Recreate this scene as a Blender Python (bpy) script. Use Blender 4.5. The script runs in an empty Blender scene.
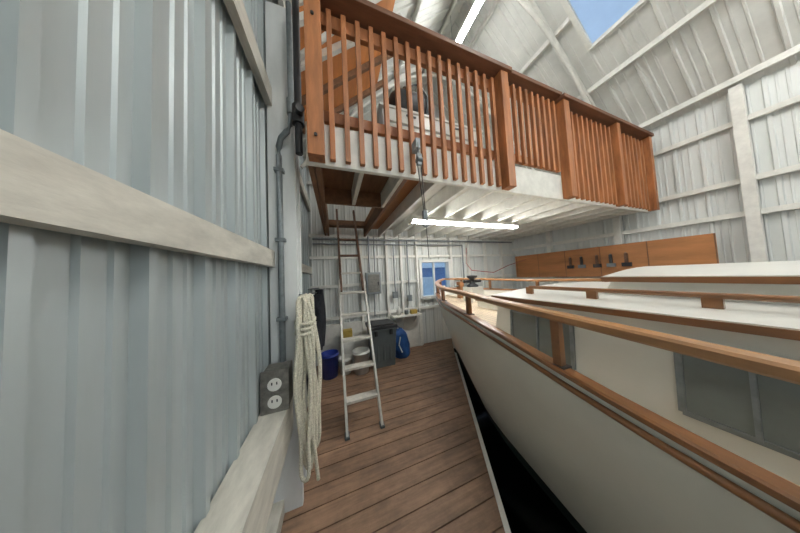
import bpy, math, random
import numpy as np
from mathutils import Vector, Matrix
random.seed(4)
H=1.7   # camera height over the floor; all z in this script are relative to the lens

def lin(c):
    return tuple(((v/255)/12.92 if v/255<=0.04045 else (((v/255)+0.055)/1.055)**2.4) for v in c)

def mat(name,c,rough=0.6,var=0.08,scale=6,stretch=(1,1,1),metal=0,bump=0.0,plank=None,coat=0,emit=None):
    m=bpy.data.materials.new(name); m.use_nodes=True
    nt=m.node_tree; N=nt.nodes; L=nt.links
    b=N['Principled BSDF']; b.inputs['Roughness'].default_value=rough; b.inputs['Metallic'].default_value=metal
    if coat: b.inputs['Coat Weight'].default_value=coat; b.inputs['Coat Roughness'].default_value=0.15
    c=lin(c)
    geo=N.new('ShaderNodeNewGeometry'); mp=N.new('ShaderNodeMapping'); mp.inputs['Scale'].default_value=stretch
    L.new(geo.outputs['Position'],mp.inputs['Vector'])
    no=N.new('ShaderNodeTexNoise'); no.inputs['Scale'].default_value=scale; no.inputs['Detail'].default_value=6
    no.inputs['Roughness'].default_value=0.65
    L.new(mp.outputs[0],no.inputs['Vector'])
    ra=N.new('ShaderNodeValToRGB')
    ra.color_ramp.elements[0].position=0.3; ra.color_ramp.elements[1].position=0.7
    ra.color_ramp.elements[0].color=tuple(max(0,v*(1-var*2)) for v in c)+(1,)
    ra.color_ramp.elements[1].color=tuple(min(1,v*(1+var)) for v in c)+(1,)
    L.new(no.outputs['Fac'],ra.inputs['Fac'])
    out=ra.outputs['Color']
    if plank:   # (axis,width,amount,off)
        sx=N.new('ShaderNodeSeparateXYZ'); L.new(geo.outputs['Position'],sx.inputs[0])
        d=N.new('ShaderNodeMath'); d.operation='MULTIPLY_ADD'; d.inputs[1].default_value=1/plank[1]; d.inputs[2].default_value=plank[3]
        L.new(sx.outputs[plank[0]],d.inputs[0])
        fl=N.new('ShaderNodeMath'); fl.operation='FLOOR'; L.new(d.outputs[0],fl.inputs[0])
        wn=N.new('ShaderNodeTexWhiteNoise'); wn.noise_dimensions='1D'; L.new(fl.outputs[0],wn.inputs['W'])
        mr=N.new('ShaderNodeMapRange'); mr.inputs[3].default_value=1-plank[2]; mr.inputs[4].default_value=1+plank[2]
        L.new(wn.outputs['Value'],mr.inputs[0])
        mx=N.new('ShaderNodeVectorMath'); mx.operation='SCALE'
        L.new(out,mx.inputs[0]); L.new(mr.outputs[0],mx.inputs['Scale']); out=mx.outputs[0]
        if len(plank)>4:
            fr=N.new('ShaderNodeMath'); fr.operation='FRACT'; L.new(d.outputs[0],fr.inputs[0])
            gt=N.new('ShaderNodeMath'); gt.operation='GREATER_THAN'; gt.inputs[1].default_value=plank[4]; L.new(fr.outputs[0],gt.inputs[0])
            mc=N.new('ShaderNodeMix'); mc.data_type='RGBA'; L.new(gt.outputs[0],mc.inputs['Factor'])
            L.new(out,mc.inputs['A']); mc.inputs['B'].default_value=lin((70,50,38))+(1,); out=mc.outputs['Result']
    if name=='deck_boards':   # worn, water-stained patches
        n2=N.new('ShaderNodeTexNoise'); n2.inputs['Scale'].default_value=2.3; n2.inputs['Detail'].default_value=8; n2.inputs['Roughness'].default_value=.7
        L.new(geo.outputs['Position'],n2.inputs['Vector'])
        m2=N.new('ShaderNodeMapRange'); m2.inputs[1].default_value=.40; m2.inputs[2].default_value=.62; m2.inputs[3].default_value=.66; m2.inputs[4].default_value=1.08
        L.new(n2.outputs['Fac'],m2.inputs[0])
        v2=N.new('ShaderNodeVectorMath'); v2.operation='SCALE'; L.new(out,v2.inputs[0]); L.new(m2.outputs[0],v2.inputs['Scale']); out=v2.outputs[0]
    L.new(out,b.inputs['Base Color'])
    if bump:
        bp=N.new('ShaderNodeBump'); bp.inputs['Strength'].default_value=bump; bp.inputs['Distance'].default_value=0.01
        L.new(no.outputs['Fac'],bp.inputs['Height']); L.new(bp.outputs[0],b.inputs['Normal'])
    if emit:
        b.inputs['Emission Color'].default_value=lin(emit[0])+(1,); b.inputs['Emission Strength'].default_value=emit[1]
    return m

M={}
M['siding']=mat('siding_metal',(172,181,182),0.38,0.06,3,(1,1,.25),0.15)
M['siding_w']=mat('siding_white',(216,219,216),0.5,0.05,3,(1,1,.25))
M['roof']=mat('roof_metal',(222,223,218),0.5,0.06,3)
M['paint']=mat('white_paint',(228,227,220),0.55,0.07,9,(1,1,1),bump=0.15)
M['paint_old']=mat('weathered_paint',(206,203,192),0.65,0.15,12,(1,.3,1),bump=0.3)
M['post']=mat('post_paint',(228,231,230),0.55,0.06,6,(1,1,.3))
M['cedar']=mat('cedar_stain',(172,110,66),0.5,0.24,14,(1,1,.15),bump=0.1)
M['cedar_cap']=mat('cedar_cap',(118,76,52),0.5,0.22,14,(.15,1,1),bump=0.1)
M['brownj']=mat('brown_joist',(128,92,64),0.7,0.2,10,(1,.2,1))
M['ply']=mat('plywood',(210,134,72),0.6,0.14,5,(1,.3,1))
M['ply2']=mat('ply_board',(178,120,72),0.6,0.18,6,(1,.2,1))
M['floor']=mat('deck_boards',(158,126,102),0.55,0.22,7,(.35,3,1),bump=0.15,plank=(1,0.145,0.12,0.0))
M['lite']=mat('loft_under_white',(222,219,208),0.6,0.06,6)
M['galv']=mat('galvanised',(132,139,142),0.42,0.12,20,metal=0.4)
M['steelbox']=mat('steel_box',(128,126,120),0.5,0.25,25,metal=0.4)
M['blackp']=mat('black_plastic',(34,35,38),0.45,0.1,10)
M['gray']=mat('gray_plastic',(84,92,94),0.45,0.08,8)
M['alu']=mat('aluminium_ladder',(200,198,190),0.4,0.1,15,metal=0.35)
M['tread']=mat('ladder_tread',(210,206,196),0.55,0.15,12)
M['oldwood']=mat('old_ladder_wood',(112,82,62),0.65,0.25,15)
M['hull']=mat('hull_white',(228,229,219),0.28,0.03,2,coat=0.4)
M['bottom']=mat('bottom_paint',(14,36,32),0.6,0.2,5)
M['teak']=mat('varnished_teak',(140,94,56),0.3,0.2,12,(1,.2,1),coat=0.5)
M['teak_l']=mat('teak_light',(172,126,82),0.4,0.2,12,(1,.2,1),coat=0.3)
M['teakdeck']=mat('teak_deck',(204,186,160),0.6,0.12,10,(1,.2,1),plank=(0,0.06,0.06,0.0,0.9))
M['gelcoat']=mat('gelcoat',(230,230,223),0.3,0.03,3,coat=0.3)
M['rope']=mat('rope',(240,232,212),0.85,0.2,110,bump=0.9)
M['blue']=mat('blue_plastic',(28,52,140),0.4,0.1,6)
M['bluebag']=mat('blue_cloth',(26,74,134),0.7,0.2,8,bump=0.4)
M['whitep']=mat('white_plastic',(222,222,216),0.4,0.04,6)
M['panelw']=mat('cabinet_white',(214,218,218),0.4,0.06,6)
M['cloth']=mat('dark_cloth',(46,48,56),0.85,0.25,9,bump=0.5)
M['crate']=mat('crate_yellow',(176,150,70),0.6,0.15,9)
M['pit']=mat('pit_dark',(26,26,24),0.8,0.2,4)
M['ext']=mat('exterior_blue',(86,132,190),0.6,0.1,2)
M['extw']=mat('exterior_white',(225,230,236),0.6,0.05,2)
M['water']=mat('water',(14,26,28),0.12,0.1,2,bump=0.3)
M['tube']=mat('tube_glow',(255,250,240),0.5,0,1,emit=((252,252,250),66))
M['red']=mat('red_cable',(150,50,40),0.5,0.05,4)
def glassmat(name,c,fac,rough=0.05):
    m=bpy.data.materials.new(name); m.use_nodes=True; nt=m.node_tree; N=nt.nodes; L=nt.links
    for n in list(N): N.remove(n)
    o=N.new('ShaderNodeOutputMaterial'); mi=N.new('ShaderNodeMixShader'); t=N.new('ShaderNodeBsdfTransparent'); g=N.new('ShaderNodeBsdfGlossy')
    t.inputs[0].default_value=lin(c)+(1,); g.inputs['Roughness'].default_value=rough
    mi.inputs[0].default_value=fac; L.new(t.outputs[0],mi.inputs[1]); L.new(g.outputs[0],mi.inputs[2]); L.new(mi.outputs[0],o.inputs[0]); return m
M['glass']=glassmat('window_glass',(225,238,245),0.08)
M['skyl']=mat('skylight_panel',(190,214,232),0.3,0.05,3)
M['skyl'].node_tree.nodes['Principled BSDF'].inputs['Transmission Weight'].default_value=0.75
M['skyl'].node_tree.nodes['Principled BSDF'].inputs['IOR'].default_value=1.05
M['bglass']=mat('boat_glass',(112,120,118),0.06,0.1,3,coat=0.8)  # pale grey base colour stands in for reflection on the panes

class MB:
    def __init__(s): s.v=[];s.f=[];s.m=[];s.sm=[];s.mats=[]
    def mi(s,k):
        if k not in s.mats: s.mats.append(k)
        return s.mats.index(k)
    def add(s,vs,fs,k,smooth=False):
        o=len(s.v); s.v+= [tuple(v) for v in vs]; i=s.mi(k)
        for f in fs: s.f.append(tuple(o+a for a in f)); s.m.append(i); s.sm.append(smooth)
        return s
    def box(s,x0,x1,y0,y1,z0,z1,k):
        return s.add([(x0,y0,z0),(x1,y0,z0),(x1,y1,z0),(x0,y1,z0),(x0,y0,z1),(x1,y0,z1),(x1,y1,z1),(x0,y1,z1)],
          [(0,3,2,1),(4,5,6,7),(0,1,5,4),(1,2,6,5),(2,3,7,6),(3,0,4,7)],k)
    def beam(s,p0,p1,w,d,k,up=(0,0,1)):
        p0=Vector(p0);p1=Vector(p1);a=(p1-p0).normalized();u=Vector(up)
        r=a.cross(u)
        if r.length<1e-4: r=a.cross(Vector((0,1,0)))
        r.normalize(); u=r.cross(a).normalized()
        vs=[]
        for p in (p0,p1):
            for (i,j) in ((-1,-1),(1,-1),(1,1),(-1,1)): vs.append(p+r*i*w/2+u*j*d/2)
        return s.add(vs,[(0,3,2,1),(4,5,6,7),(0,1,5,4),(1,2,6,5),(2,3,7,6),(3,0,4,7)],k)
    def cyl(s,p0,p1,r0,r1,k,n=12,caps=True):
        p0=Vector(p0);p1=Vector(p1);a=(p1-p0).normalized();t=Vector((0,0,1)) if abs(a.z)<.9 else Vector((1,0,0))
        r=a.cross(t).normalized();u=r.cross(a)
        vs=[]
        for p,R in ((p0,r0),(p1,r1)):
            for i in range(n):
                an=2*math.pi*i/n; vs.append(p+r*math.cos(an)*R+u*math.sin(an)*R)
        s.add(vs,[(i,(i+1)%n,n+(i+1)%n,n+i) for i in range(n)],k,True)
        if caps: s.add(vs[:n],[tuple(range(n))[::-1]],k); s.add(vs[n:],[tuple(range(n))],k)
        return s
    def lathe(s,cx,cy,prof,k,n=24):
        vs=[]
        for (R,z) in prof:
            for i in range(n):
                an=2*math.pi*i/n; vs.append((cx+R*math.cos(an),cy+R*math.sin(an),z))
        fs=[]
        for j in range(len(prof)-1):
            for i in range(n): fs.append((j*n+i,j*n+(i+1)%n,(j+1)*n+(i+1)%n,(j+1)*n+i))
        return s.add(vs,fs,k,True)
    def tube(s,pts,r,k,n=8,rz=None,closed=False):
        pts=[Vector(p) for p in pts]; vs=[]; m=len(pts)
        for i,p in enumerate(pts):
            a=(pts[(i+1)%m if closed else min(i+1,m-1)]-pts[(i-1)%m if closed else max(i-1,0)]).normalized()
            t=Vector((0,1,0)) if closed=='y' else (Vector((0,0,1)) if abs(a.z)<.95 else Vector((1,0,0)))
            q=a.cross(t).normalized();u=q.cross(a)
            for j in range(n):
                an=2*math.pi*(j+.5)/n; vs.append(p+q*math.cos(an)*r+u*math.sin(an)*(rz or r))
        fs=[(i*n+j,i*n+(j+1)%n,((i+1)%m)*n+(j+1)%n,((i+1)%m)*n+j) for i in range(m if closed else m-1) for j in range(n)]
        s.add(vs,fs,k,True)
        if not closed: s.add(vs[:n],[tuple(range(n))[::-1]],k); s.add(vs[-n:],[tuple(range(n))],k)
        return s
    def grid(s,P,k,smooth=True,closed=False):
        r=len(P);c=len(P[0]);vs=[p for row in P for p in row]
        fs=[(i*c+j,i*c+(j+1)%c,(i+1)*c+(j+1)%c,(i+1)*c+j) for i in range(r-1) for j in range(c if closed else c-1)]
        return s.add(vs,fs,k,smooth)
    def done(s,name,bevel=0,parent=None,sub=0):
        v=np.array(s.v,float); v[:,2]+=H
        c=(v.min(0)+v.max(0))/2; c[2]=v[:,2].min()
        me=bpy.data.meshes.new(name); me.from_pydata([tuple(a) for a in (v-c)],[],s.f)
        for k in s.mats: me.materials.append(M[k])
        for p,i,sm in zip(me.polygons,s.m,s.sm): p.material_index=i; p.use_smooth=sm
        me.update()
        o=bpy.data.objects.new(name,me); o.location=c; bpy.context.scene.collection.objects.link(o)
        if sub:
            mo=o.modifiers.new('sub','SUBSURF'); mo.levels=sub; mo.render_levels=sub
        if bevel:
            mo=o.modifiers.new('bev','BEVEL'); mo.width=bevel; mo.segments=2; mo.limit_method='ANGLE'
        if parent:
            o.parent=parent; o.location=Vector(c)-parent.location
        return o

XL,XR,YB,YF=-0.5,5.25,4.1,-6.0
XC=(XL+XR)/2; ZE=2.3; ZR=4.9; FZ=-1.7
def roofz(x): return ZE+(ZR-ZE)*(1-abs(x-XC)/(XC-XL))

# ---------- ribbed siding ----------
def breaks(a0,a1,p=0.23,rib=0.035):
    out=[]; k=math.floor(a0/p)-1
    while k*p<a1+p:
        b=k*p
        for (d,h) in ((0,0),(0.010,1),(rib,1),(rib+0.010,0),(p*.5,0),(p*.5+.006,.3),(p*.5+.02,.3),(p*.5+.026,0),(p*.78,0),(p*.78+.005,.25),(p*.78+.015,.25),(p*.78+.02,0)):
            out.append((b+d,h))
        k+=1
    def hv(a): return np.interp(a,[o[0] for o in out],[o[1] for o in out])
    L=[(a0,hv(a0))]+[o for o in out if a0<o[0]<a1]+[(a1,hv(a1))]
    return L
def siding(mb,kind,pos,sgn,a0,a1,z0,z1,k,rh=0.022):
    zs=lambda a:(z1(a) if callable(z1) else z1)
    rows=[[],[]]
    if callable(z1): 
        L=breaks(a0,XC)+breaks(XC,a1) if a0<XC<a1 else breaks(a0,a1)
    else: L=breaks(a0,a1)
    for a,h in L:
        q=pos+sgn*h*rh
        for r,z in ((0,z0),(1,zs(a))):
            rows[r].append((q,a,z) if kind=='x' else (a,q,z))
    mb.grid(rows,k,False)
def roofpiece(mb,side,y0,y1,x0,x1,k,rh=0.028):
    rows=[[],[]]
    for y,h in breaks(y0,y1,0.3):
        for r,x in ((0,x0),(1,x1)): rows[r].append((x,y,roofz(x)-h*rh))
    mb.grid(rows,k,False)

# walls; dark skirts below the floor are unseen, added to block sky light
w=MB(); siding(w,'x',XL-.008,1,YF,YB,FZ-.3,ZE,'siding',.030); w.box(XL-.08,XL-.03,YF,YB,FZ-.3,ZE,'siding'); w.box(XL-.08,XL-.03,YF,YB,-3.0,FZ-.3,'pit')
for z0,z1,d in ((.11,.23,.045),(1.40,1.55,.045),):
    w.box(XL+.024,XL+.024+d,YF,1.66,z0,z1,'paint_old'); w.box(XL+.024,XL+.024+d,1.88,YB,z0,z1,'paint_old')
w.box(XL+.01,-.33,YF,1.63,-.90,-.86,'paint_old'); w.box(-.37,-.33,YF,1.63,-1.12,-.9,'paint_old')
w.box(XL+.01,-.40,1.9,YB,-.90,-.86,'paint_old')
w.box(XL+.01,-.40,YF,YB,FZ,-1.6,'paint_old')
w.done('wall_left')
p=MB()
for y in (1.64,-.9,-3.2): 
    p.box(XL+.03,-.28,y,y+.05,FZ,ZE,'post'); p.box(XL+.03,-.28,y+.17,y+.22,FZ,ZE,'post'); p.box(XL+.06,-.30,y+.05,y+.17,FZ,ZE,'post')
p.done('trim_1',0.004)
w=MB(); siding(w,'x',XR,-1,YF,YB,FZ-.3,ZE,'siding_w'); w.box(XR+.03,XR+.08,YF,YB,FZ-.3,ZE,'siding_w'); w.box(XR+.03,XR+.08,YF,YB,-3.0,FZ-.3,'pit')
for z in (-.9,-.3,.55,1.0,1.8): w.box(XR-.075,XR-.024,YF,YB,z,z+.07,'paint')
for y in np.arange(-5.4,4.0,1.2): w.box(XR-.13,XR-.024,y,y+.09,FZ,ZE,'paint')
w.done('wall_right')
w=MB()
WX0,WX1,WZ0,WZ1=1.97,2.78,-.57,.29
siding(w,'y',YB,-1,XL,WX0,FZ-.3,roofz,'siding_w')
siding(w,'y',YB,-1,WX1,XR,FZ-.3,roofz,'siding_w')
siding(w,'y',YB,-1,WX0,WX1,FZ-.3,WZ0,'siding_w')
siding(w,'y',YB,-1,WX0,WX1,WZ1,roofz,'siding_w')
w.box(XL,XR,YB+.01,YB+.05,-3.0,FZ-.3,'pit')
for z in (-.86,-.2,.40,.86,1.95,3.1):
    if z==-.2:
        w.box(XL+.03,WX0-.06,YB-.07,YB-.022,z,z+.06,'paint'); w.box(WX1+.06,XR-.03,YB-.07,YB-.022,z,z+.06,'paint')
    else:
        w.box(XL+.03 if z<2.3 else XC-1.8,XR-.03 if z<2.3 else XC+1.8,YB-.07,YB-.022,z,z+.06,'paint')
for x in (.1,.52,1.1,1.45,1.86,2.84,3.4,4.0,4.6): w.box(x,x+.05,YB-.11,YB-.022,FZ,1.0,'paint')
w.box(XL+.03,1.95,YB-.085,YB-.03,FZ,-.95,'paint')
w.done('wall_back')
w=MB()
siding(w,'y',YF,1,XL,.4,FZ-.3,roofz,'siding_w'); siding(w,'y',YF,1,4.3,XR,FZ-.3,roofz,'siding_w'); siding(w,'y',YF,1,.4,4.3,2.2,roofz,'siding_w')
w.box(XL,XR,YF-.05,YF-.01,-3.0,FZ-.3,'pit')
w.done('wall_front')
# window
w=MB()
for a in ((WX0-.05,WX0+.02,WZ0-.05,WZ1+.05),(WX1-.02,WX1+.05,WZ0-.05,WZ1+.05)): w.box(a[0],a[1],YB-.13,YB+.06,a[2],a[3],'whitep')
w.box(WX0,WX1,YB-.13,YB+.06,WZ0-.05,WZ0+.02,'whitep'); w.box(WX0,WX1,YB-.13,YB+.06,WZ1-.02,WZ1+.05,'whitep')
w.box((WX0+WX1)/2-.02,(WX0+WX1)/2+.02,YB-.04,YB+.03,WZ0,WZ1,'whitep')
w.box(WX0,WX1,YB,YB+.006,WZ0,WZ1,'glass')
w.done('window_1',0.004)

# roof
r=MB(); SX0,SX1,SY0,SY1=3.25,3.95,.95,1.5
roofpiece(r,0,YF,YB,XL,XC,'roof')
roofpiece(r,1,YF,SY0,XC,XR,'roof'); roofpiece(r,1,SY1,YB,XC,XR,'roof')
roofpiece(r,1,SY0,SY1,XC,SX0,'roof'); roofpiece(r,1,SY0,SY1,SX1,XR,'roof')
for fx in (.12,.4,.68,.95):
    for s in (-1,1):
        x=XC+s*fx*(XC-XL); z=roofz(x)-.06
        if s==1 and SX0<x<SX1:
            segs=((YF,SY0),(SY1,YB))
        else: segs=((YF,YB),)
        for a,b in segs: r.beam((x,a+.03,z),(x,b-.12,z),.04,.08,'paint')
P2=lambda x,y,dz=0:(x,y,roofz(x)-.12+dz)
for (a,b,y0,y1) in ((-.35,.8,1.70,3.0),):
    r.add([P2(a,y0),P2(b,y0),P2(b,y1),P2(a,y1),P2(a,y0,.015),P2(b,y0,.015),P2(b,y1,.015),P2(a,y1,.015)],[(0,3,2,1),(4,5,6,7),(0,1,5,4),(1,2,6,5),(2,3,7,6),(3,0,4,7)],'ply')
for y in (2.1,2.5,2.95): r.beam(P2(-.4,y,-.04),P2(.95,y,-.04),.05,.08,'brownj' if y>2.2 else 'paint')
r.done('ceiling')
t=MB()
for y in (-4.4,-2.6,-.8,1.75,3.1):
    for s in (-1,1):
        x0=XC+s*(XC-XL-.06)
        t.beam((x0,y,roofz(x0)-.15),(XC,y,ZR-.14),.05,.07,'paint')
        pts=[]
        for i in range(17):
            u=i/16; x=x0+(XC-x0)*u; z=1.75+(ZR-.75-1.75)*math.sin(u*math.pi/2)
            pts.append((x,y,z))
        t.tube(pts,.028,'paint',8)
        for i in (4,8,12): 
            q=pts[i]; x2=q[0]+(XC-x0)*.09; t.cyl(q,(x2,y,roofz(x2)-.16),.014,.014,'paint',6)
t.done('roof_truss')
s=MB()
P=lambda x,y,dz=0:(x,y,roofz(x)+dz)
s.add([P(SX0,SY0),P(SX1,SY0),P(SX1,SY1),P(SX0,SY1)],[(0,1,2,3)],'skyl')
for a,b in ((P(SX0,SY0,-.03),P(SX1,SY0,-.03)),(P(SX1,SY0,-.03),P(SX1,SY1,-.03)),(P(SX1,SY1,-.03),P(SX0,SY1,-.03)),(P(SX0,SY1,-.03),P(SX0,SY0,-.03))):
    s.beam(a,b,.06,.06,'paint')
s.done('window_2')

# floor with slot for the boat
def cutx(y):
    y=max(y,.45); return min(.99+.57*(y-.99),2.34)
f=MB(); pw=.145
k=math.floor(YF/pw)
while k*pw<YB:
    y0=max(k*pw,YF+.02); y1=min(k*pw+pw-.008,YB-.02); k+=1
    if y1-y0<.02: continue
    yc=y1
    if yc<3.4:
        c0=cutx(y0);c1=cutx(y1)
        f.add([(XL+.03,y0,FZ-.04),(c0,y0,FZ-.04),(c1,y1,FZ-.04),(XL+.03,y1,FZ-.04),(XL+.03,y0,FZ),(c0,y0,FZ),(c1,y1,FZ),(XL+.03,y1,FZ)],
             [(0,3,2,1),(4,5,6,7),(0,1,5,4),(1,2,6,5),(2,3,7,6),(3,0,4,7)],'floor')
        e0=2*XC-c0;e1=2*XC-c1
        f.add([(e0,y0,FZ-.04),(XR-.03,y0,FZ-.04),(XR-.03,y1,FZ-.04),(e1,y1,FZ-.04),(e0,y0,FZ),(XR-.03,y0,FZ),(XR-.03,y1,FZ),(e1,y1,FZ)],
             [(0,3,2,1),(4,5,6,7),(0,1,5,4),(1,2,6,5),(2,3,7,6),(3,0,4,7)],'floor')
    else: f.box(XL+.03,XR-.03,y0,y1,FZ-.04,FZ,'floor')
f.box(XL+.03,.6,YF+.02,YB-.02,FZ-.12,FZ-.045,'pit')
f.done('floor')
t=MB()
for s in (0,1):
    g=(lambda x:2*XC-x) if s else (lambda x:x)
    pts=[(cutx(-6)+.02,YF+.05),(cutx(.45)+.02,.45),(cutx(3.33)+.02,3.33)]
    for a,b in zip(pts[:-1],pts[1:]): t.beam((g(a[0]),a[1],FZ-.09),(g(b[0]),b[1],FZ-.09),.035,.2,'paint')
t.done('trim_2')
w=MB(); w.box(XL-.02,XR+.02,YF+.02,YB-.02,-3.0,-2.95,'water')
w.done('harbor_water')

# ---------- loft ----------
LY=1.43; LT=1.155
l=MB()
hx0,hx1,hy0,hy1=-.08,.62,2.25,3.78
l.box(-.17,hx0,LY+.04,YB-.12,1.05,LT,'brownj'); l.box(hx0,hx1,LY+.04,hy0,1.05,LT,'brownj'); l.box(hx0,hx1,hy1,YB-.12,1.05,LT,'brownj')
l.box(hx1,1.0,LY+.04,YB-.12,1.05,LT,'ply2'); l.box(1.0,XR-.14,LY+.04,YB-.12,1.05,LT,'lite')
l.box(-.17,XR-.14,LY,LY+.04,.85,LT+.01,'paint')
l.box(-.17,-.13,LY+.04,YB-.12,.87,1.05,'brownj')
x=.22
while x<XR-.2:
    k='paint' if x>.9 else 'paint_old'
    if x<hx1: l.box(x,x+.04,LY+.04,hy0,.87,1.05,k)
    else: l.box(x,x+.04,LY+.04,YB-.12,.87,1.05,k)
    x+=.36
l.box(hx1,hx1+.04,LY+.04,YB-.12,.87,1.05,'brownj'); l.box(hx0-.04,hx0,LY+.04,YB-.12,.87,1.05,'brownj'); l.box(hx0,hx1,hy0-.04,hy0,.87,1.05,'brownj')
l.done('loft_floor',0.003)

rl=MB()
def baluster_run(x0,x1,n,yb,z0,z1,cap_z):
    for i in range(n):
        x=x0+(x1-x0)*(i+.5)/n
        rl.box(x-.019,x+.019,yb-.038,yb,z0,z1,'cedar')
posts=[(-.15,-.04),(1.72,1.82),(2.76,2.87),(4.0,4.09),(5.0,5.09)]
for a,b in posts: rl.box(a,b,LY-.10,LY-.002,.86,2.12 if a<2 else 2.10,'cedar')
baluster_run(-.04,1.72,16,LY-.002,.88,2.08,0)
rl.box(-.04,1.72,LY-.002,LY+.035,1.98,2.09,'cedar'); rl.box(-.04,1.72,LY+.045,LY+.08,LT+.08,LT+.17,'cedar')
rl.box(-.16,1.86,LY-.125,LY+.06,2.12,2.165,'cedar_cap')
for i in range(9):
    x=1.90+.8*i/8; rl.box(x-.019,x+.019,LY-.03,LY+.008,LT+.04,2.12,'cedar')
rl.box(1.84,2.75,LY+.009,LY+.045,2.03,2.13,'cedar'); rl.box(1.84,2.75,LY+.009,LY+.045,LT+.07,LT+.16,'cedar'); rl.box(1.87,2.79,LY-.08,LY+.08,2.17,2.215,'cedar_cap')
baluster_run(2.87,4.0,10,LY-.002,.88,2.06,0); baluster_run(4.09,5.0,8,LY-.002,.88,2.06,0)
rl.box(2.87,5.0,LY-.002,LY+.035,1.96,2.06,'cedar'); rl.box(2.74,5.1,LY-.125,LY+.07,2.105,2.15,'cedar_cap')
for a in ((-.095,1.0),(-.095,1.9)): rl.cyl((a[0],LY-.11,a[1]),(a[0],LY-.09,a[1]),.012,.012,'blackp',8)
rl.done('loft_railing',0.003)

# loft contents
c=MB()
c.box(.62,2.15,2.1,2.75,LT+.04,2.1,'panelw')
for i in range(4):
    z=LT+.08+i*.235; c.box(.66,2.11,2.075,2.1,z,z+.2,'gelcoat')
    for x in (1.0,1.75): c.box(x-.07,x+.07,2.055,2.075,z+.1,z+.12,'galv')
c.box(.58,2.19,2.06,2.79,2.1,2.135,'whitep')
for x in (.68,2.08):
    for y in (2.15,2.7): c.box(x-.03,x+.03,y-.03,y+.03,LT,LT+.04,'galv')
c.done('storage_cabinet',0.006)
b=MB(); P=[]
for i in range(17):
    u=i/16; x=.76+.72*u; e=max(0.02,(1-abs(2*u-1)**3.5))**.5; row=[]
    for j in range(20):
        a=2*math.pi*j/20; row.append((x,2.33+.22*e*math.cos(a),2.137+.24+.24*e*math.sin(a)*(1+.04*math.sin(9*u))))
    P.append(row)
b.grid(P,'blackp',True,True)
for x in (.98,1.28): b.tube([(x,2.33+.225*math.cos(t),2.38+.245*math.sin(t)) for t in np.linspace(.1,5.2,18)],.014,'gray',6)
b.tube([(.98+.30*i/8,2.11,2.45+.12*math.sin(math.pi*i/8)) for i in range(9)],.012,'gray',6)
b.done('duffel_bag')
# ---------- tube lights ----------
def tubelight(x0,y0,x1,y1,z,name='fill_tube_light'):
    m=MB(); d=Vector((x1-x0,y1-y0,0)).normalized(); n=Vector((-d.y,d.x,0))
    m.beam((x0,y0,z+.035),(x1,y1,z+.035),.11,.05,'whitep')
    for s in (-1,1):
        a=Vector((x0,y0,z-.012))+d*.03+n*s*.03; e=Vector((x1,y1,z-.012))-d*.03+n*s*.03
        m.cyl(a,e,.016,.016,'tube',10)
    for q in (0,1):
        pc=Vector((x0,y0,z)) if q==0 else Vector((x1,y1,z)); m.box(pc.x-.02-abs(n.x)*.04,pc.x+.02+abs(n.x)*.04,pc.y-.02-abs(n.y)*.04,pc.y+.02+abs(n.y)*.04,z-.035,z+.02,'whitep')
    return m
tubelight(1.1,2.5,3.3,2.5,.81).done('fill_tube_light')
for (x,y0,y1) in ((2.1,1.0,2.7),(2.4,-1.6,.4),(2.4,-4.6,-2.4)):  # first tube is a real fixture; other two are unseen, added to brighten
    m=tubelight(x,y0,x,y1,3.9)
    for y in (y0+.2,y1-.2): m.cyl((x,y,3.96),(x,y,roofz(x)-.02),.004,.004,'galv',6)
    m.done('fill_tube_light')
for (x,y0,y1) in ((.9,-2.2,.0),(4.0,-2.2,.0)):  # unseen pair added over the front bay to brighten wall and room
    m=tubelight(x,y0,x,y1,2.7)
    for y in (y0+.2,y1-.2): m.cyl((x,y,2.76),(x,y,roofz(x)-.02),.004,.004,'galv',6)
    m.done('fill_tube_light')

# ---------- ladder ----------
L=MB(); b0=Vector((.26,2.12,FZ)); t0=Vector((.225,3.58,1.28)); ax=(t0-b0)
def lp(u,sx): return b0+ax*u+Vector((sx,0,0))
hw0,hw1=.19,.20
nrm=Vector((0,-ax.z,ax.y)).normalized()
for s in (-1,1):
    L.beam(lp(.0,s*hw0),lp(.56,s*.185),.028,.07,'alu',up=nrm)
    L.beam(lp(.50,s*.160),lp(1.0,s*.155),.032,.07,'oldwood',up=nrm)
    q=lp(0,s*hw0); L.box(q.x-.025,q.x+.025,q.y-.045,q.y+.045,FZ,FZ+.025,'gray')
n=10
for i in range(1,n):
    u=i/n*.995; c=lp(u,0)
    if u<.54: L.box(c.x-.178,c.x+.178,c.y-.055,c.y+.055,c.z-.03,c.z,'tread'); 
    else: L.box(c.x-.15,c.x+.15,c.y-.05,c.y+.05,c.z-.03,c.z,'oldwood' if i!=6 else 'tread')
L.done('ladder',0.003)

# ---------- boat ----------
def curve(tab):
    ys=np.array([a for a,_ in tab][::-1]); vs=np.array([b for _,b in tab][::-1])
    d=np.gradient(vs,ys)
    def f(y):
        y=min(max(y,ys[0]),ys[-1]); i=min(max(np.searchsorted(ys,y)-1,0),len(ys)-2)
        h=ys[i+1]-ys[i];t=(y-ys[i])/h
        return float((2*t**3-3*t*t+1)*vs[i]+(t**3-2*t*t+t)*h*d[i]+(-2*t**3+3*t*t)*vs[i+1]+(t**3-t*t)*h*d[i+1])
    return f
BX=2.36
bs=curve([(3.62,0.02),(3.45,.2),(3.1,.50),(2.4,.90),(1.9,1.08),(1.4,1.21),(.9,1.30),(.4,1.36),(-1,1.42),(-3,1.3),(-4.6,1.1)])
bw=curve([(3.36,0.01),(3.0,.15),(2.4,.42),(1.7,.78),(1.0,.94),(.5,1.02),(-1,1.12),(-3,1.0),(-4.6,.7)])
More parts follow.
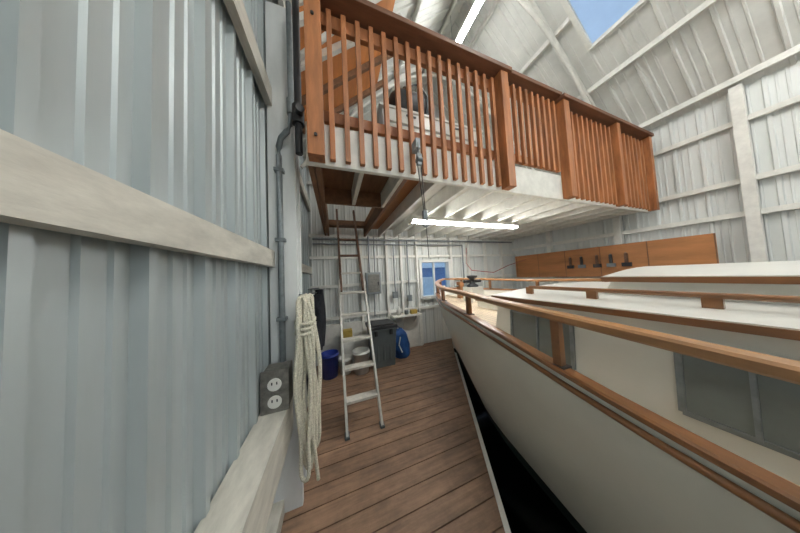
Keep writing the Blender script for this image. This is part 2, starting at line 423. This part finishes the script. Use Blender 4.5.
zs=curve([(3.62,-.37),(2.4,-.41),(1.4,-.43),(.9,-.48),(.4,-.55),(-1,-.64),(-3,-.6),(-4.6,-.5)])
boat=bpy.data.objects.new('motor_boat',None); boat.location=(BX,-.5,0); bpy.context.scene.collection.objects.link(boat)
hb=MB()
S=[ (1-math.cos(math.pi/2*i/44)) for i in range(45)]
def hullpt(f,s,side,off=0):
    if f<=1:
        yb=3.62-(3.62-3.36)*f; y=yb+(-4.6-yb)*s; 
        y_s=3.62+(-4.6-3.62)*s; y_w=3.36+(-4.6-3.36)*s
        z=zs(y_s)*(1-f)-1.6*f; g=f**1.5 if s>.1 else f**(1.5-.5*(1-s/.1))
        b=bs(y_s)*(1-g)+bw(y_w)*g
    else:
        q=f-1; yb=3.36-.35*q; y=yb+(-4.6-yb)*s; y_w=3.36+(-4.6-3.36)*s
        b=bw(y_w)*max(0,(1-q**1.8)); z=-1.6-.75*q
    return (BX+side*(b+off),y,z)
for side in (-1,1):
    rows=[[hullpt(f,s,side) for s in S] for f in np.linspace(0,1,13)]
    hb.grid(rows,'hull')
    rows=[[hullpt(1+f,s,side) for s in S] for f in np.linspace(0,1,9)]
    hb.grid(rows,'bottom')
    rows=[[hullpt(0,s,side,-.05) for s in S],[(p[0],p[1],p[2]-.2) for p in [hullpt(0,s,side,-.05) for s in S]]]
    rows=[[(max(p[0],BX) if side>0 else min(p[0],BX),p[1],p[2]) for p in r] for r in rows]
    hb.grid(rows,'gelcoat')
    hb.tube([ (p[0],p[1],p[2]) for p in [hullpt(.035,s,side,.01) for s in S]],.012,'teak',8,.014)
tr=[hullpt(f,1,-1) for f in np.linspace(0,1,13)]+[hullpt(1+f,1,-1) for f in np.linspace(0,1,9)][1:]
tl=[(2*BX-p[0],p[1],p[2]) for p in tr]
hb.grid([tr,tl],'hull',False)
hb.cyl((BX,3.64,-.3),(BX,3.36,-1.62),.03,.03,'hull',8); hb.cyl((BX,3.36,-1.62),(BX,3.0,-2.35),.03,.03,'bottom',8)
o=hb.done('hull',parent=boat)
d=MB(); rows=[[],[],[]]
for s in S:
    p=hullpt(0,s,-1); b=max(0.0,BX-p[0]-.05); z=p[2]-.17
    rows[0].append((BX-b,p[1],z)); rows[1].append((BX,p[1],z+.04)); rows[2].append((BX+b,p[1],z))
d.grid(rows,'teakdeck',False); d.done('deck',parent=boat)
r=MB()
def srail(y,inset=.03,dz=0,side=-1):
    return (BX+side*max(0.0,bs(y)-inset),y,zs(y)+dz)
Ys=[3.6-(8.1)*(1-math.cos(math.pi/2*i/60)) for i in range(61)]
dzr=curve([(3.62,.22),(1.4,.215),(.9,.245),(.4,.295),(-1,.32),(-4.6,.3)])
port=[srail(y,.02,.015) for y in Ys]; stb=[(2*BX-p[0],p[1],p[2]) for p in port]
full=port[::-1]+stb
def rectsweep(mb,pts,w,h,k):
    rows=[]
    for i,p in enumerate(pts):
        a=Vector(pts[min(i+1,len(pts)-1)])-Vector(pts[max(i-1,0)]); a.z=0; a.normalize(); n=Vector((-a.y,a.x,0)); p=Vector(p)
        ring=[]
        for (u,v) in ((-1,-.6),(-.75,-1),(.75,-1),(1,-.6),(1,.6),(.75,1),(-.75,1),(-1,.6)): ring.append(p+n*u*w/2+Vector((0,0,v*h/2)))
        rows.append(ring)
    mb.grid(rows,k,False,True)
    mb.add(rows[0],[tuple(range(8))],k); mb.add(rows[-1],[tuple(range(8))],k)
rectsweep(r,full,.07,.03,'teak')
r.done('toe_rail',parent=boat)
r=MB()
up=[(p[0],p[1],zs(p[1])+dzr(p[1])) for p in port]; ups=[(2*BX-p[0],p[1],p[2]) for p in up]
rectsweep(r,up[::-1]+ups,.07,.04,'teak_l')
for y in (3.35,2.9,2.2,1.42,.62,-.2,-1.1,-2,-3,-4):
    for sd in (-1,1):
        p=srail(y,.025,.02,sd); r.box(p[0]-.018,p[0]+.018,y-.018,y+.018,p[2],zs(y)+dzr(y)-.015,'teak'); r.box(p[0]-.03,p[0]+.03,y-.035,y+.035,p[2]-.005,p[2]+.012,'blackp')
r.done('handrail',parent=boat)
# cabin
c=MB()
def cabin(y0,y1,hw0_,hw1_,z0,z1,over,k='gelcoat'):
    n=8
    P=[]
    for (y,hw) in ((y0,hw0_),(y1,hw1_)):
        c_=[(BX-hw,y,z0),(BX-hw+.03,y-(0.06 if y==y0 else 0),z1)]
        c_+= [(BX-hw+.03+2*(hw-.03)*i/n,y-(0.06 if y==y0 else 0),z1+.05*math.sin(math.pi*i/n)) for i in range(1,n)]
        c_+=[(BX+hw-.03,y-(0.06 if y==y0 else 0),z1),(BX+hw,y,z0)]
        P.append(c_)
    c.grid(P,k,False); c.add(P[0],[tuple(range(len(P[0])))],k); c.add(P[1],[tuple(range(len(P[1])))],k)
    R=[]
    for (y,hw) in ((y0+over-.06,hw0_),(y1-over,hw1_)):
        row=[]
        for zz in (0,.035):
            pts=[(BX+(hw+over)*(2*i/n-1),y,z1+.005+zz+.05*math.sin(math.pi*i/n)) for i in range(n+1)]
            row+= pts if zz==0 else pts[::-1]
        R.append(row)
    c.grid(R,k,False,True); c.add(R[0],[tuple(range(len(R[0])))],k); c.add(R[1],[tuple(range(len(R[1])))],k)
    for sd in (-1,1):
        c.beam((BX+sd*(hw0_+over),y0+over-.06,z1+.02),(BX+sd*(hw1_+over),y1-over,z1+.02),.02,.03,'teak')
    c.beam((BX-hw0_-over,y0+over-.06,z1+.02),(BX,y0+over-.06,z1+.075),.02,.025,'teak'); c.beam((BX,y0+over-.06,z1+.075),(BX+hw0_+over,y0+over-.06,z1+.02),.02,.025,'teak')
cabin(1.36,-3.6,.97,1.04,-.74,-.27,.02)
cabin(.75,-3.2,.62,.66,-.26,-.12,.02)
for (ya,yb) in ((1.16,.74),(.36,.06),(-.3,-.8),(-1.1,-1.8)):
    for sd in (-1,1):
        def cx(y,z): 
            hw=.97+(1.04-.97)*(1.36-y)/4.96; return BX+sd*(hw-.03*(z+.74)/.47+.004)
        z0,z1=-.64,-.35
        q=[(cx(ya,z0),ya,z0),(cx(yb,z0),yb,z0),(cx(yb,z1),yb,z1),(cx(ya,z1),ya,z1)]
        c.add([(p[0]+sd*.004,p[1],p[2]) for p in q],[(0,1,2,3)],'bglass')
        for a,b_ in zip(q,q[1:]+q[:1]): c.beam(a,b_,.02,.02,'galv')
        ym=(ya+yb)/2; c.beam((cx(ym,z0)+sd*.005,ym,z0),(cx(ym,z1)+sd*.005,ym,z1),.012,.015,'galv')
for sd in (-1,1):
    c.tube([(BX+sd*.80,1.1-i*.4,-.16) for i in range(9)],.014,'teak',8)
    for i in range(9): c.box(BX+sd*.80-.012,BX+sd*.80+.012,1.1-i*.4-.025,1.1-i*.4+.025,-.235,-.16,'teak')
c.done('cabin',parent=boat)
g=MB()
g.box(BX-.28,BX+.28,1.75,2.3,-.56,-.46,'gelcoat'); g.box(BX-.3,BX+.3,1.73,2.32,-.46,-.43,'teak')
g.box(BX-.14,BX+.10,2.55,2.8,-.56,-.28,'gelcoat'); g.lathe(BX-.02,2.68,[(.0,-.28),(.1,-.28),(.1,-.25),(.05,-.22),(.045,-.14),(.09,-.11),(.09,-.08),(0,-.07)],'blackp',16)
g.cyl((BX-.2,2.68,-.18),(BX+.16,2.68,-.18),.03,.03,'blackp',10)
g.box(BX-.05,BX+.05,3.0,3.1,-.56,-.2,'teak'); g.cyl((BX-.13,3.05,-.28),(BX+.13,3.05,-.28),.015,.015,'galv',8)
g.done('windlass',parent=boat)

# ---------- left post gear ----------
c=MB()
c.tube([(-.385,1.615,-.60),(-.385,1.615,.2),(-.385,1.615,.98),(-.382,1.60,1.04),(-.36,1.575,1.10),(-.31,1.55,1.15),(-.285,1.54,1.2),(-.28,1.54,1.3),(-.28,1.54,2.2)],.021,'galv',10)
for z in (-.3,.3,.85): c.box(-.418,-.352,1.59,1.64,z,z+.025,'galv')
c.cyl((-.28,1.54,1.28),(-.28,1.54,1.40),.03,.03,'galv',10)
c.tube([(-.225,1.5,.95),(-.225,1.5,1.5),(-.225,1.5,2.4)],.026,'blackp',10)
c.cyl((-.225,1.5,1.18),(-.225,1.5,1.32),.042,.042,'blackp',12); c.cyl((-.225,1.5,1.25),(-.20,1.42,1.25),.03,.03,'blackp',12)
c.done('electrical_conduit')
c=MB(); c.box(-.47,-.322,1.46,1.60,-.86,-.60,'steelbox'); c.box(-.477,-.315,1.450,1.462,-.86,-.59,'steelbox')
for z in (-.79,-.68):
    c.cyl((-.396,1.450,z),(-.396,1.444,z),.04,.04,'whitep',18)
    for dx in (-.014,.014): c.box(-.396+dx-.004,-.396+dx+.004,1.441,1.445,z,z+.018,'blackp')
c.done('electrical_outlet',0.003)
r=MB()
for i in range(9):
    x=-.212+.012*((i*5)%4-1.5); yy=1.45+.018*i; ln=1.22-.07*((i*3)%5); w=.030+.038*random.random()
    pts=[]
    for j in range(40):
        a=2*math.pi*j/40
        pts.append((x+w*math.sin(a)*(1-.25*math.cos(a))+.009*math.sin(5*a+i),yy+.02*math.sin(2*a+i)+.01*math.cos(3*a),-.12-ln/2+ln/2*math.cos(a)))
    r.tube(pts,.0125,'rope',7,closed='y')
for z in (-.30,-.335,-.37): r.tube([(-.215+.062*math.cos(t),1.53+.10*math.sin(t),z+.01*math.sin(t)) for t in np.linspace(0,2*math.pi,20)[:-1]],.012,'rope',7,closed=True)
r.tube([(-.2,1.50,-.2),(-.17,1.49,-.6),(-.18,1.48,-1.1),(-.155,1.5,-1.42)],.0125,'rope',7)
r.cyl((-.285,1.72,-.12),(-.21,1.53,-.13),.008,.008,'galv',8)
r.done('rope_coil')

# chain hoist from loft edge
c=MB(); X0,Y0=.68,1.30
c.box(X0-.02,X0+.02,Y0-.0,1.385,1.04,1.12,'galv')
c.cyl((X0,Y0,1.08),(X0,Y0,.98),.006,.006,'galv',8); c.box(X0-.02,X0+.02,Y0-.015,Y0+.015,.89,.98,'galv'); c.cyl((X0-.022,Y0,.93),(X0+.022,Y0,.93),.026,.026,'gray',14)
c.cyl((X0-.015,Y0,.88),(X0+.02,Y0,.5),.004,.004,'blackp',6); c.cyl((X0+.015,Y0,.88),(X0+.03,Y0,.5),.004,.004,'blackp',6)
c.box(X0+.008,X0+.042,Y0-.015,Y0+.015,.44,.51,'galv'); c.tube([(X0+.025+.03*math.sin(t),Y0,.41+.03*math.cos(t)) for t in np.linspace(0,4.4,12)],.007,'galv',7)
c.cyl((X0+.03,Y0,.42),(X0+.04,Y0,.12),.003,.003,'blackp',6)
c.done('chain_hoist')

# ---------- back wall gear ----------
e=MB(); e.box(.62,.93,YB-.25,YB-.112,-.38,.08,'galv'); e.box(.65,.90,YB-.26,YB-.25,-.34,.04,'steelbox'); e.box(.86,.88,YB-.275,YB-.26,-.2,-.12,'blackp')
e.cyl((.7,YB-.2,.08),(.7,YB-.2,.86),.018,.018,'galv'); e.cyl((.82,YB-.2,.08),(.82,YB-.2,.86),.014,.014,'galv'); e.cyl((.78,YB-.2,-.38),(.78,YB-.2,-.85),.014,.014,'galv')
e.done('breaker_panel',0.004)
e=MB()
e.cyl((-.4,YB-.14,.80),(5.0,YB-.14,.80),.02,.02,'galv'); e.cyl((-.4,YB-.14,.70),(3.2,YB-.14,.70),.016,.016,'galv')
e.tube([(1.62,YB-.14,.8),(1.62,YB-.14,0),(1.62,YB-.14,-.5)],.016,'galv'); e.tube([(3.2,YB-.14,.7),(3.2,YB-.14,.2),(3.2,YB-.14,-.3)],.016,'galv')
e.tube([(1.28,YB-.14,.7),(1.28,YB-.14,0),(1.28,YB-.14,-.4)],.014,'galv')
e.box(1.56,1.68,YB-.17,YB-.11,-.62,-.48,'galv'); e.box(3.14,3.26,YB-.17,YB-.11,-.42,-.28,'galv')
e.box(1.22,1.34,YB-.17,YB-.11,-.52,-.38,'galv')
e.done('electrical_conduit')
s=MB(); s.box(1.15,1.8,YB-.36,YB-.115,-.92,-.89,'paint')
for x in (1.25,1.7): s.beam((x,YB-.12,-1.1),(x,YB-.32,-.93),.03,.03,'paint')
s.done('wall_shelf')
c=MB(); c.lathe(1.3,YB-.26,[(0,-.888),(.05,-.888),(.05,-.76),(.02,-.73),(.02,-.70),(0,-.70)],'whitep',14); c.lathe(1.48,YB-.26,[(0,-.888),(.045,-.888),(.045,-.8),(0,-.8)],'gray',14); c.box(1.58,1.72,YB-.31,YB-.21,-.888,-.80,'crate')
c.done('paint_cans')

# right wall board
b=MB(); b.box(XR-.155,XR-.135,.9,3.95,-.24,.37,'ply2')
for y in (.9,1.5,2.1,2.7,3.3,3.9): b.box(XR-.16,XR-.155,y,y+.012,-.24,.37,'brownj')
b.done('tool_board',0.002)
for i,y in enumerate((1.75,1.95,2.15,2.4,2.6)):
    t=MB(); z=.2; x=XR-.175
    t.cyl((XR-.156,y,z),(XR-.20,y,z),.006,.006,'galv',6); t.box(x-.02,x+.012,y-.02,y+.02,z-.18,z-.01,'blackp' if i%2 else 'oldwood')
    t.box(x-.022,x+.014,y-.06,y+.06,z-.25,z-.18,'blackp' if i%2==0 else 'galv')
    t.done('hand_tool',0.004)

# ---------- floor items ----------
def bucket(cx,cy,r0,r1,h,k,name,lid=None):
    m=MB(); m.lathe(cx,cy,[(0,FZ),(r0,FZ),(r0+.9*(r1-r0),FZ+h*.9),(r1+.008,FZ+h*.9),(r1+.008,FZ+h*.93),(r1,FZ+h*.93),(r1,FZ+h),(r1-.008,FZ+h),(r0-.006,FZ+.01),(0,FZ+.01)],k)
    if lid: m.lathe(cx,cy,[(r1+.01,FZ+h-.02),(r1+.012,FZ+h+.01),(r1-.01,FZ+h+.018),(0,FZ+h+.012)],lid)
    m.tube([(cx+(r1+.012)*math.cos(t),cy-(r1+.012)*abs(math.sin(t))*.55-.0,FZ+h*.86-.14*math.sin(t)) for t in np.linspace(0,math.pi,14)],.004,'galv',6)
    return m.done(name)
bucket(-.13,3.50,.125,.15,.40,'blue','bucket')
bucket(.40,3.42,.125,.15,.38,'whitep','bucket')
bucket(.13,3.50,.09,.11,.26,'whitep','bucket','whitep')
def taper(mb,x0,x1,y0,y1,z0,z1,t,k):
    mb.add([(x0+t,y0+t,z0),(x1-t,y0+t,z0),(x1-t,y1-t,z0),(x0+t,y1-t,z0),(x0,y0,z1),(x1,y0,z1),(x1,y1,z1),(x0,y1,z1)],[(0,3,2,1),(4,5,6,7),(0,1,5,4),(1,2,6,5),(2,3,7,6),(3,0,4,7)],k)
m=MB(); taper(m,.58,1.07,3.35,3.82,FZ,FZ+.68,.04,'gray'); m.box(.56,1.09,3.33,3.84,FZ+.68,FZ+.71,'gray'); taper(m,.555,1.095,3.325,3.845,FZ+.71,FZ+.76,.0,'blackp')
m.box(.62,1.03,3.38,3.79,FZ+.76,FZ+.785,'blackp')
for x in (.68,.96): m.box(x-.03,x+.03,3.31,3.35,FZ+.6,FZ+.7,'blackp')
for x in (.7,.82,.94): m.box(x-.02,x+.02,3.365,3.39,FZ+.12,FZ+.55,'gray')
m.done('trash_can',0.01)
m=MB(); m.box(.06,.32,3.74,3.94,FZ,FZ+.5,'paint'); m.box(.09,.29,3.76,3.92,FZ+.5,FZ+.66,'crate'); m.done('storage_crate',0.008)
m=MB(); P=[]
for i in range(16):
    u=i/15; R=np.interp(u,[0,.06,.3,.6,.85,1],[.15,.175,.18,.165,.14,.07]); row=[]
    for j in range(24):
        a=2*math.pi*j/24; q=R*(1+.07*math.sin(3*a+u*4)+.04*math.sin(8*a+3*u)+.03*math.sin(20*u+2*a)); row.append((1.28+q*math.cos(a)-.06*u,3.68+q*.75*math.sin(a),FZ+.56*u*(1+.04*math.cos(a))))
    P.append(row)
m.grid(P,'bluebag',True,True); m.add(P[0],[tuple(range(24))],'bluebag'); m.add(P[-1],[tuple(range(24))],'bluebag')
m.tube([(1.2,3.53,FZ+.45),(1.16,3.51,FZ+.3),(1.22,3.51,FZ+.15)],.012,'whitep',6)
m.tube([(1.16,3.68,FZ+.54),(1.2,3.66,FZ+.63),(1.28,3.68,FZ+.54)],.012,'bluebag',6)
m.done('sail_bag')
for n_,(yy,z1,ln,sc) in enumerate(((3.2,-.25,.85,1),(3.68,-.2,1.0,1.1))):
    m=MB(); P=[]
    for i in range(12):
        u=i/11; z=z1-ln*u; wy=(.05+.13*min(1,u*4))*sc*(1+.1*math.sin(u*9)); wx=.06+.03*math.sin(u*3); row=[]
        for j in range(20):
            a=2*math.pi*j/20; f_=1+.12*math.sin(6*a+u*3); row.append((XL+.22+wx*f_*math.cos(a),yy+wy*f_*math.sin(a),z))
        P.append(row)
    m.grid(P,'cloth',True,True); m.add(P[0],[tuple(range(20))],'cloth'); m.add(P[-1],[tuple(range(20))],'cloth')
    for s_ in (-1,1):
        m.tube([(XL+.23,yy+s_*.1*sc,z1-.1),(XL+.24,yy+s_*.18*sc,z1-.3),(XL+.23,yy+s_*.19*sc,z1-.62)],.045,'cloth',10)
    m.cyl((XL+.03,yy,z1+.02),(XL+.22,yy,z1+.03),.01,.01,'galv',8)
    m.done('hanging_jacket')
m=MB()
for i in range(4): m.tube([(XL+.16+.02*i,2.55+.02*i+.12*math.sin(t),-1.0+.42*math.cos(t)) for t in np.linspace(0,2*math.pi,28)[:-1]],.013,'blackp',7,closed=True)
m.cyl((XL+.06,2.58,-.57),(XL+.22,2.58,-.55),.012,.012,'galv',8)
m.done('garden_hose')
m=MB(); m.tube([(3.3,YB-.18,.62),(3.0,3.6,.2),(2.8,3.2,.02),(3.2,3.0,-.05),(3.9,3.2,.1),(5.05,3.6,.25)],.008,'red',6); m.done('power_cord')

# outside
g=MB(); g.box(-12,16,YB+.2,30,-2.9,-2.8,'extw'); g.done('ground')
g=MB(); g.box(-1,7.5,9,12,-2.8,.3,'ext'); g.add([(-1.2,8.8,.3),(7.7,8.8,.3),(7.7,12.2,.3),(-1.2,12.2,.3),(-1.2,10.5,1.1),(7.7,10.5,1.1)],[(0,1,5,4),(2,3,4,5),(1,2,5),(0,4,3)],'extw')
for x in (1.5,4.4,6.0): g.box(x,x+.8,8.95,9,-1.2,-.2,'extw')
g.done('neighbor_boathouse')

# world: pale overcast-blue sky
w=bpy.data.worlds.new('World'); bpy.context.scene.world=w; w.use_nodes=True
nt=w.node_tree; bg=nt.nodes['Background']; sk=nt.nodes.new('ShaderNodeTexSky'); sk.sky_type='NISHITA'; sk.sun_disc=False; sk.sun_elevation=math.radians(35)
mx=nt.nodes.new('ShaderNodeMix'); mx.data_type='RGBA'; mx.inputs['Factor'].default_value=.45; mx.inputs['B'].default_value=(2.3,2.7,3.1,1)
nt.links.new(sk.outputs[0],mx.inputs['A']); nt.links.new(mx.outputs['Result'],bg.inputs[0]); bg.inputs[1].default_value=.3

# camera from vanishing points
f=182.0
Yc=Vector((335-400,266.5-278,-f)).normalized(); Xc=Vector((898-400,266.5-250,-f)); Xc=(Xc-Yc*Xc.dot(Yc)).normalized(); Zc=Xc.cross(Yc)
R=Matrix(((Xc.x,Xc.y,Xc.z),(Yc.x,Yc.y,Yc.z),(Zc.x,Zc.y,Zc.z)))
cam=bpy.data.cameras.new('camera'); co=bpy.data.objects.new('camera',cam); bpy.context.scene.collection.objects.link(co)
cam.sensor_width=36; cam.lens=f/800*36; cam.clip_start=.02
co.matrix_world=Matrix.Translation((0,0,H))@R.to_4x4()
bpy.context.scene.camera=co
bpy.context.scene.view_settings.view_transform='Standard'
bpy.context.scene.view_settings.exposure=0
